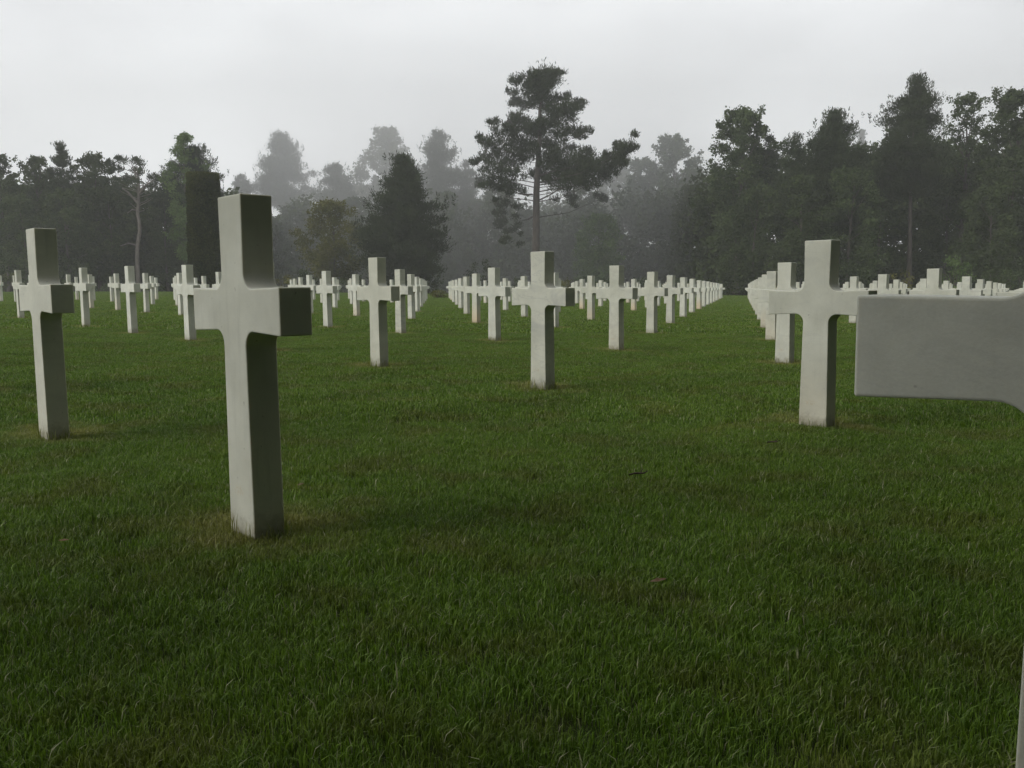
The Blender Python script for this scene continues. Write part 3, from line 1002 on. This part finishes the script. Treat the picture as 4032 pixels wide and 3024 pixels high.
def star_mesh():
    """Six-pointed star on a waisted shaft."""
    R, cz_ = 0.265, 0.775
    rin = R / math.sqrt(3)
    star = []
    for k in range(12):
        a = -math.pi / 2 + k * math.pi / 6
        rad = R if k % 2 == 0 else rin
        star.append((rad * math.cos(a), cz_ + rad * math.sin(a)))
    # open the outline at the lowest point and let the shaft run down from there
    w = 0.078
    z_in = cz_ - R + w * math.sqrt(3) * 1.0
    pts = [(0.086, -0.12), (0.084, 0.02), (w, z_in)] + star[1:12] + [(-w, z_in), (-0.084, 0.02), (-0.086, -0.12)]
    return extrude_outline(pts, 0.1013, 0.006, 'star', M_MARBLE)


STAR_MESH = star_mesh()

LINE_NAMES = {0: 'the tall foreground cross', 1: 'the left-edge cross', -1: 'the close right cross', 2: 'the cross hidden behind the tall one',
              3: 'the first small cross left of the tall one', 4: 'the second small cross left of the tall one', 5: 'the third small cross left of the tall one',
              -2: 'the cross rising above the cropped cross'}
ORD = ['', 'first', 'second', 'third', 'fourth', 'fifth', 'sixth', 'seventh', 'eighth', 'ninth', 'tenth', 'eleventh', 'twelfth', 'thirteenth', 'fourteenth', 'fifteenth',
       'sixteenth', 'seventeenth', 'eighteenth', 'nineteenth', 'twentieth', 'twenty-first', 'twenty-second', 'twenty-third', 'twenty-fourth', 'twenty-fifth', 'twenty-sixth']
SPECIAL = {
    (0, 0): 'largest white cross in the left foreground, its right side in dark shade',
    (1, 0): 'white marble cross standing next to the left edge, leaning slightly outwards',
    (-1, 0): 'large cropped white cross arm reaching in from the right edge',
    (0, 1): 'white veined marble cross in the middle, below the tallest pine',
    (-1, 1): 'close white marble cross right of the grass aisle, its arm meeting the cropped cross',
    (1, 1): 'white marble cross between the tall foreground cross and the middle one',
    (0, 2): 'white marble cross alone right of the middle one, left of the grass aisle',
    (-1, 2): 'white marble cross directly behind the left arm of the close right cross',
    (1, 2): 'white marble cross immediately left of the middle one and farther back',
    (2, 2): 'white marble cross just right of the one between tall foreground and middle',
    (3, 1): 'white marble cross whose right arm touches the tall foreground cross',
    (4, 1): 'white marble cross two places left of the tall foreground cross',
    (5, 1): 'white marble cross directly right of the left-edge cross',
    (7, 1): 'white marble cross directly left of the left-edge cross',
    (3, 2): 'white marble cross in the gap right of the tall foreground cross',
    (0, 3): 'white marble cross next behind the one standing alone left of the aisle',
    (0, 4): 'white marble cross third along the row leading to the grass aisle',
    (-2, 3): 'white marble cross rising tallest above the arm of the cropped cross',
    (-5, 9): 'small white cross with an orange-stained top near the right edge',
}
NEAR_POS = {(0, 0): (-0.809, 2.708), (1, 0): (-2.336, 4.415), (0, 1): (0.239, 6.772), (-1, 1): (1.729, 4.918), (-1, 0): (0.7176, 1.009), (0, 2): (1.310, 10.954),
            (-1, 2): (2.865, 9.175), (1, 1): (-1.293, 8.531), (1, 2): (-0.249, 12.788)}
# stain, brightness, veining of the stones that show it
LOOK = {(0, 0): (0.05, 0.6, 0.05), (1, 0): (0.10, 0.4, 0.25), (0, 1): (0.05, 0.55, 0.9), (-1, 1): (0.25, 0.65, 0.3), (-1, 0): (0.12, 0.8, 0.3), (0, 2): (0.15, 0.5, 0.5),
        (2, 3): (0.95, 0.5, 0.1), (1, 6): (0.95, 0.5, 0.1), (2, 6): (0.9, 0.6, 0.1), (0, 7): (1.0, 0.5, 0.1), (-1, 3): (0.3, 0.5, 0.6), (-1, 4): (0.35, 0.5, 0.4), (3, 4): (0.1, 0.2, 0.3)}
STARS = {(1, 9): 'star of David headstone between two crosses left of the grass aisle', (0, 14): 'star of David headstone next to the last cross left of the aisle'}

spots = []
for i in range(-14, 24):
    for j in range(0, 19):
        if not (-3 <= i + j <= 17):
            continue
        if (i, j) in NEAR_POS:
            x, y = NEAR_POS[(i, j)]
        else:
            x, y = LO + i * LA + j * LB
        if y < 0.6 or y > 67 or (i == 0 and j > 15):
            continue
        # left out: places well outside the frame
        if abs(x) > 0.600 * y + 1.2 and (i, j) != (-1, 0):
            continue
        spots.append((y, i, j, x))
spots.sort()
count_in_line, count_in_row = {}, {}
far_members = {}
n_single = 0
first_cross = None
far_verts = []
for (y, i, j, x) in spots:
    infr = abs(x) < 0.585 * y
    z = g1(x)
    star = (i, j) in STARS
    r_ = random.Random(i * 131 + j * 17 + 5)
    near = (i, j) in NEAR_POS
    x += 0 if near else r_.gauss(0, 0.010)
    y += 0 if near else r_.gauss(0, 0.010)
    o = bpy.data.objects.new('star_headstone' if star else 'cross_headstone', STAR_MESH if star else CROSS_MESH)
    COL.objects.link(o)
    o.location = (x, y, z if near else z + r_.uniform(-0.012, 0.006))
    o.rotation_euler = (r_.gauss(0, 0.005), r_.gauss(0, 0.005), -THETA + r_.gauss(0, 0.008)) if not near else (0, 0, -THETA)
    if (i, j) == (-1, 0):
        o.rotation_euler = (0, -0.0067, -0.7829)
        o.location[2] += 0.0071
    st = max(0.0, r_.random() * 1.25 - 0.75) if r_.random() < 0.45 else 0.04
    lk = LOOK.get((i, j), (st, r_.uniform(0.15, 0.95), r_.random() ** 2))
    if (i, j) == (-5, 9):
        lk = (0.3, 0.3, 0.1)
    o.color = (*lk, 1.0)
    key = LINE_NAMES.get(i)
    count_in_line[i] = count_in_line.get(i, 0) + (1 if infr else 0)
    count_in_row[j] = count_in_row.get(j, 0) + (1 if infr else 0)
    k = count_in_line[i]
    if star:
        tag(o, STARS[(i, j)], 'star headstone', 'headstones set out in rows on the lawn')
    elif (i, j) in SPECIAL:
        tag(o, SPECIAL[(i, j)], 'cross', 'headstones set out in rows on the lawn')
    elif key:
        tag(o, ('white cross, %s in the line from %s' if y < 40 else 'far cross, %s in the line from %s') % (ORD[k], key), 'cross', 'headstones set out in rows on the lawn')
    else:
        side = 'left' if i > 0 else 'right'
        tag(o, ('small white cross, %s row back, line %s from the %s edge' if y < 40 else 'tiny far white cross, %s row back, line %s from the %s edge')
            % (ORD[j + 1], ORD[min(25, abs(i))], side), 'cross', 'headstones set out in rows on the lawn')
print('headstones', len(spots))

# ------------------------------------------------------------------ small things lying in the grass
def on_lawn(px, py):
    d = ray(px, py)
    t = (g1(0) - CAM_H) / d.z
    for _ in range(6):
        t = (g1(d.x * t) - CAM_H) / d.z
    return Vector((d.x * t, d.y * t, g1(d.x * t)))


M_TWIG = bark_material('dead_twig_bark', (0.045, 0.036, 0.026), (0.10, 0.08, 0.06))
M_DEAD = leaf_material('withered_leaf', (0.09, 0.055, 0.03), (0.26, 0.21, 0.15), 0.15)


def twig(px, py, ln, az, label):
    p = on_lawn(px, py) + Vector((0, 0, 0.030))
    root = bpy.data.objects.new('twig', None)
    root.location = p
    root.rotation_euler = (0, 0.06, az)
    COL.objects.link(root)
    tag(root, label, 'twig')
    tubes = [tube([(-ln / 2, 0, 0), (-ln * 0.15, 0.012, 0.004), (ln * 0.2, -0.006, 0.008), (ln / 2, 0.004, 0.016)], [0.003, 0.0045, 0.0035, 0.0015], 6),
             tube([(ln * 0.05, 0.0, 0.006), (ln * 0.22, 0.02, 0.012), (ln * 0.34, 0.03, 0.02)], [0.0028, 0.002, 0.001], 5),
             tube([(-ln * 0.25, 0.01, 0.003), (-ln * 0.36, -0.012, 0.008)], [0.0028, 0.001], 5)]
    v, f = join_tubes(tubes)
    link('stem', np_mesh('stem', v, [f], [M_TWIG], smooth=True), root)


twig(2515, 1898, 0.085, 0.25, 'short dark twig on the grass below the middle of the lawn')
twig(3045, 1768, 0.06, -0.3, 'dark broken twig left of the foot of the close right cross')


def dead_leaf(px, py, size, az, label):
    p = on_lawn(px, py) + Vector((0, 0, 0.034))
    n = 9
    V, F = [], []
    for k in range(n):
        t = k / (n - 1)
        w = size * 0.15 * math.sin(math.pi * min(1, t * 0.93 + 0.05)) * (1 + 0.25 * math.sin(t * 17))
        x = (t - 0.5) * size
        V += [(x, -w, 0.25 * w + 0.10 * size * (t - .5) ** 2), (x, 0, 0.002), (x, w, 0.5 * w + 0.12 * size * (t - .5) ** 2)]
    for k in range(n - 1):
        F += [(3 * k, 3 * k + 3, 3 * k + 4, 3 * k + 1), (3 * k + 1, 3 * k + 4, 3 * k + 5, 3 * k + 2)]
    root = link('dead_leaf', np_mesh('dead_leaf', V, [np.array(F)], [M_DEAD], attr=rng.random(len(V)), smooth=True))
    root.location = p
    root.rotation_euler = (0.15, -0.1, az)
    tag(root, label, 'leaf')


dead_leaf(2592, 2336, 0.045, 0.2, 'curled brown and white withered leaf lying in the foreground grass')
dead_leaf(1185, 1942, 0.03, 0.7, 'small dark leaf in the grass right of the tall foreground cross')
dead_leaf(255, 2172, 0.035, -0.2, 'withered pale leaf in the dry grass left of the tall foreground cross')



# ------------------------------------------------------------------ the near wood that closes the plot on the right, outside the frame
# (it stands along the first row of graves and shades the foreground and the right-hand sides of the stones)
DIR_C = (LB - LA) / np.linalg.norm(LB - LA)
EDGE = LO - 3.7 * LA


def copy_tree(src, loc, rz, sc, label):
    r = src.copy()
    COL.objects.link(r)
    r.location, r.rotation_euler, r.scale = loc, (0, 0, rz), (sc, sc, sc)
    r['label'] = label
    for ch in src.children:
        c = ch.copy()
        COL.objects.link(c)
        c.parent = r
    return r


def near_wood(n, off, start, step, H, R, leaf, dens, text):
    protos = []
    for k in range(n):
        p = EDGE - off * LA / np.linalg.norm(LA) + DIR_C * (start + step * k) + rng.normal(size=2) * 0.4
        b_ = Vector((p[0], p[1], g1(p[0]) - 0.05))
        lab = text % ORD[k + 1]
        if k < 3:
            protos.append(broadleaf(lab, 0, 0, 0, 0, leaf=leaf, dens=dens, n=84, group='trees of the near wood on the right', at=(b_, H + rng.uniform(-1, 1), R, 0.4)))
        else:
            copy_tree(protos[k % 3], b_, rng.uniform(0, 6.28), rng.uniform(0.94, 1.08), lab)


near_wood(12, 0.0, -13.0, 3.3, 16.5, 3.3, 0.55, 70, 'tall dense tree, %s along the near wood right of the lawn')
near_wood(9, 3.5, -11.0, 4.4, 21.0, 3.7, 0.70, 55, 'tall dense tree, %s in the second row of the near wood')
broadleaf('unseen spreading tree added behind the camera to shade the cropped cross', 0, 0, 0, 0, leaf=0.5, dens=70, n=90, at=(Vector((-0.5, -3.5, g1(-0.5) - 0.05)), 14.0, 4.1, 1.7),
          group='trees of the near wood on the right')  # added out of view to darken the cropped cross and the grass nearby
broadleaf('unseen tall tree added behind the camera on its left for shade', 0, 0, 0, 0, leaf=0.5, dens=70, n=90, at=(Vector((-4.6, -3.7, g1(-4.6) - 0.05)), 14.0, 3.9, 2.0),
          group='trees of the near wood on the right')  # second unseen tree, added only to deepen the shade on the foreground lawn


# ------------------------------------------------------------------ the turf: tufts of real blades scattered over the lawn
def tuft(name, size, blades, h0, h1, w, lay=0.65):
    V, F3, F4, T = [], [], [], []
    k = 0
    for q in range(blades):
        x, y = rng.uniform(-size / 2, size / 2, 2)
        az = rng.uniform(0, 6.283)
        h = rng.uniform(h0, h1) * (1.45 if rng.random() < 0.05 else 1.0)
        ln = h * abs(rng.normal(lay, 0.5))
        dx, dy = math.cos(az) * ln, math.sin(az) * ln
        sx_, sy_ = -math.sin(az + rng.normal() * 0.5), math.cos(az + rng.normal() * 0.5)
        ww = w * rng.uniform(0.6, 1.3)
        V += [(x - sx_ * ww / 2, y - sy_ * ww / 2, -0.01), (x + sx_ * ww / 2, y + sy_ * ww / 2, -0.01),
              (x + dx * 0.35 + sx_ * ww * 0.42, y + dy * 0.35 + sy_ * ww * 0.42, h * 0.62), (x + dx * 0.35 - sx_ * ww * 0.42, y + dy * 0.35 - sy_ * ww * 0.42, h * 0.62),
              (x + dx, y + dy, h)]
        F4.append((k, k + 1, k + 2, k + 3))
        F3.append((k + 3, k + 2, k + 4))
        tone = rng.random()
        T += [tone * 0.96 if rng.random() > 0.045 else 1.0] * 5
        k += 5
    return np_mesh(name, V, [np.array(F4), np.array(F3)], [M_GRASS], attr=T)


def tuft_collection(name, variants):
    c = bpy.data.collections.new(name)          # not linked to the scene: only a source for the scatter
    for me in variants:
        c.objects.link(bpy.data.objects.new('grass_tuft', me))
    return c


def scatter_tree(coll, density, seed, smin, smax):
    ng = bpy.data.node_groups.new('turf_scatter', 'GeometryNodeTree')
    ng.interface.new_socket('Geometry', in_out='INPUT', socket_type='NodeSocketGeometry')
    ng.interface.new_socket('Geometry', in_out='OUTPUT', socket_type='NodeSocketGeometry')
    N, L = ng.nodes, ng.links
    gi, go = N.new('NodeGroupInput'), N.new('NodeGroupOutput')
    dp = N.new('GeometryNodeDistributePointsOnFaces')
    dp.distribute_method = 'RANDOM'
    dp.inputs['Density'].default_value = density
    dp.inputs['Seed'].default_value = seed
    ci = N.new('GeometryNodeCollectionInfo')
    ci.inputs['Collection'].default_value = coll
    ci.inputs['Separate Children'].default_value = True
    ci.inputs['Reset Children'].default_value = True
    ip = N.new('GeometryNodeInstanceOnPoints')
    ip.inputs['Pick Instance'].default_value = True
    rv = N.new('FunctionNodeRandomValue')
    rv.data_type = 'FLOAT_VECTOR'
    rv.inputs[0].default_value = (-0.05, -0.05, 0)
    rv.inputs[1].default_value = (0.05, 0.05, 6.283)
    rs = N.new('FunctionNodeRandomValue')
    rs.data_type = 'FLOAT'
    rs.inputs[2].default_value = smin
    rs.inputs[3].default_value = smax
    L.new(gi.outputs[0], dp.inputs['Mesh'])
    L.new(dp.outputs['Points'], ip.inputs['Points'])
    L.new(ci.outputs[0], ip.inputs['Instance'])
    L.new(rv.outputs[0], ip.inputs['Rotation'])
    L.new(rs.outputs[1], ip.inputs['Scale'])
    L.new(ip.outputs[0], go.inputs[0])
    return ng


def turf_zone(y0, y1, ny, coll, density, seed, smin, smax, label, margin=2.0):
    yy = np.linspace(y0, y1, ny + 1)
    V, F, k = [], [], 0
    for a, b in zip(yy[:-1], yy[1:]):
        wx = 0.62 * b + margin
        m = 72
        xx = np.linspace(-wx, wx, m + 1)
        base = k
        for yv in (a, b):
            u = (0.012 * np.sin(xx * 1.7 + 0.6 * yv) * np.sin(yv * 1.3 - 0.4 * xx) + 0.008 * np.sin(xx * 3.9 + 1.0) * math.sin(yv * 4.3)) * max(0, min(1, (30 - yv) / 30))
            V += list(zip(xx, np.full(m + 1, yv), gz(xx) + u - 0.006))
            k += m + 1
        F += [(base + s, base + s + 1, base + m + 2 + s, base + m + 1 + s) for s in range(m)]
    o = link('grass', np_mesh('grass', V, [np.array(F)], [M_GRASS]))
    md = o.modifiers.new('scatter', 'NODES')
    md.node_group = scatter_tree(coll, density, seed, smin, smax)
    tag(o, label, 'grass', kind='stuff')
    return o


near_tufts = tuft_collection('near_tufts', [tuft('near_tuft', 0.12, 170, 0.008, 0.021, 0.0019) for _ in range(5)])
mid_tufts = tuft_collection('mid_tufts', [tuft('mid_tuft', 0.30, 300, 0.009, 0.023, 0.0034) for _ in range(4)])
far_tufts = tuft_collection('far_tufts', [tuft('far_tuft', 0.9, 420, 0.010, 0.026, 0.011) for _ in range(4)])
turf_zone(0.9, 5.0, 26, near_tufts, 330, 1, 0.75, 1.25, 'short mown grass blades close to the camera')
turf_zone(5.0, 15.0, 50, mid_tufts, 60, 2, 0.8, 1.2, 'short mown grass between the nearer crosses')
turf_zone(15.0, 88.0, 40, far_tufts, 9, 3, 0.8, 1.2, 'short mown grass reaching back to the wood')


# longer uncut blades left by the mower against the foot of the nearer stones
def foot_grass():
    V, F3, F4, T, k = [], [], [], [], 0
    for (i, j), (x0, y0) in list(NEAR_POS.items()):
        if (i, j) == (-1, 0):
            continue
        for q in range(120 if y0 < 8 else 70):
            side = rng.integers(0, 4)
            s = rng.uniform(-1, 1)
            off = 0.006 + abs(rng.normal()) * 0.012
            e, n_ = (s * 0.10, -(0.051 + off)) if side == 0 else (s * 0.10, 0.051 + off) if side == 1 else (0.086 + off, s * 0.06) if side == 2 else (-0.086 - off, s * 0.06)
            ca, sa = math.cos(THETA), math.sin(THETA)
            x, y = x0 + e * ca + n_ * sa, y0 - e * sa + n_ * ca
            z = g1(x)
            h = abs(rng.normal(0.026, 0.026)) + 0.014
            az = rng.uniform(0, 6.283)
            ln = h * abs(rng.normal(0.25, 0.25))
            dx, dy = math.cos(az) * ln, math.sin(az) * ln
            sx_, sy_ = -math.sin(az), math.cos(az)
            w = 0.0032 if y0 < 6 else 0.0045
            V += [(x - sx_ * w / 2, y - sy_ * w / 2, z - 0.01), (x + sx_ * w / 2, y + sy_ * w / 2, z - 0.01), (x + dx * .4 + sx_ * w * .4, y + dy * .4 + sy_ * w * .4, z + h * .6),
                  (x + dx * .4 - sx_ * w * .4, y + dy * .4 - sy_ * w * .4, z + h * .6), (x + dx, y + dy, z + h)]
            F4.append((k, k + 1, k + 2, k + 3))
            F3.append((k + 3, k + 2, k + 4))
            T += [rng.random() * 0.5] * 5
            k += 5
    o = link('long_grass', np_mesh('long_grass', V, [np.array(F4), np.array(F3)], [M_GRASS], attr=T))
    tag(o, 'longer uncut blades against the feet of the nearer crosses', 'grass', kind='stuff')


foot_grass()


# ------------------------------------------------------------------ the air: one even box of mist round everything
def haze_box():
    x0, x1, y0, y1, z0, z1 = -290, 290, -75, 310, -2.6, 62
    v = [(x0, y0, z0), (x1, y0, z0), (x1, y1, z0), (x0, y1, z0), (x0, y0, z1), (x1, y0, z1), (x1, y1, z1), (x0, y1, z1)]
    f = np.array([(3, 2, 1, 0), (4, 5, 6, 7), (0, 1, 5, 4), (1, 2, 6, 5), (2, 3, 7, 6), (3, 0, 4, 7)])
    t = NT('mist')
    pv = t.node('ShaderNodeVolumePrincipled', {'Color': rgba(0.985, 0.99, 1.0), 'Density': HAZE_DENSITY, 'Anisotropy': 0.2})
    t.l.new(pv.outputs[0], t.out.inputs['Volume'])
    o = link('haze', np_mesh('haze', v, [f], [t.mat]))
    tag(o, 'thin grey mist over the lawn and the wood', 'mist', kind='stuff')


haze_box()


def fog_bank():
    """The thicker fog drifting among the trees at the back of the wood; it comes forward in the middle, with slanting flanks."""
    plan = [(-200, 140), (-200, 106), (-60, 104), (-34, 101), (-17, 91.5), (14, 91.5), (27, 101), (60, 104), (200, 106), (200, 140)]
    n = len(plan)
    v = [(x, y, -2.2) for x, y in plan] + [(x, y, 32.0) for x, y in plan]
    bm = bmesh.new()
    vs = [bm.verts.new(c) for c in v]
    bm.faces.new(vs[:n])
    bm.faces.new(list(reversed(vs[n:])))
    for k in range(n):
        bm.faces.new((vs[k], vs[(k + 1) % n], vs[n + (k + 1) % n], vs[n + k]))
    bmesh.ops.recalc_face_normals(bm, faces=bm.faces)
    me = bpy.data.meshes.new('fog_bank')
    bm.to_mesh(me)
    bm.free()
    t = NT('fog')
    pv = t.node('ShaderNodeVolumePrincipled', {'Color': rgba(0.985, 0.99, 1.0), 'Density': FOG_DENSITY, 'Anisotropy': 0.35})
    t.l.new(pv.outputs[0], t.out.inputs['Volume'])
    me.materials.append(t.mat)
    o = link('fog_bank', me)
    tag(o, 'bank of grey fog drifting among the trees at the back of the wood', 'fog', kind='stuff')


fog_bank()
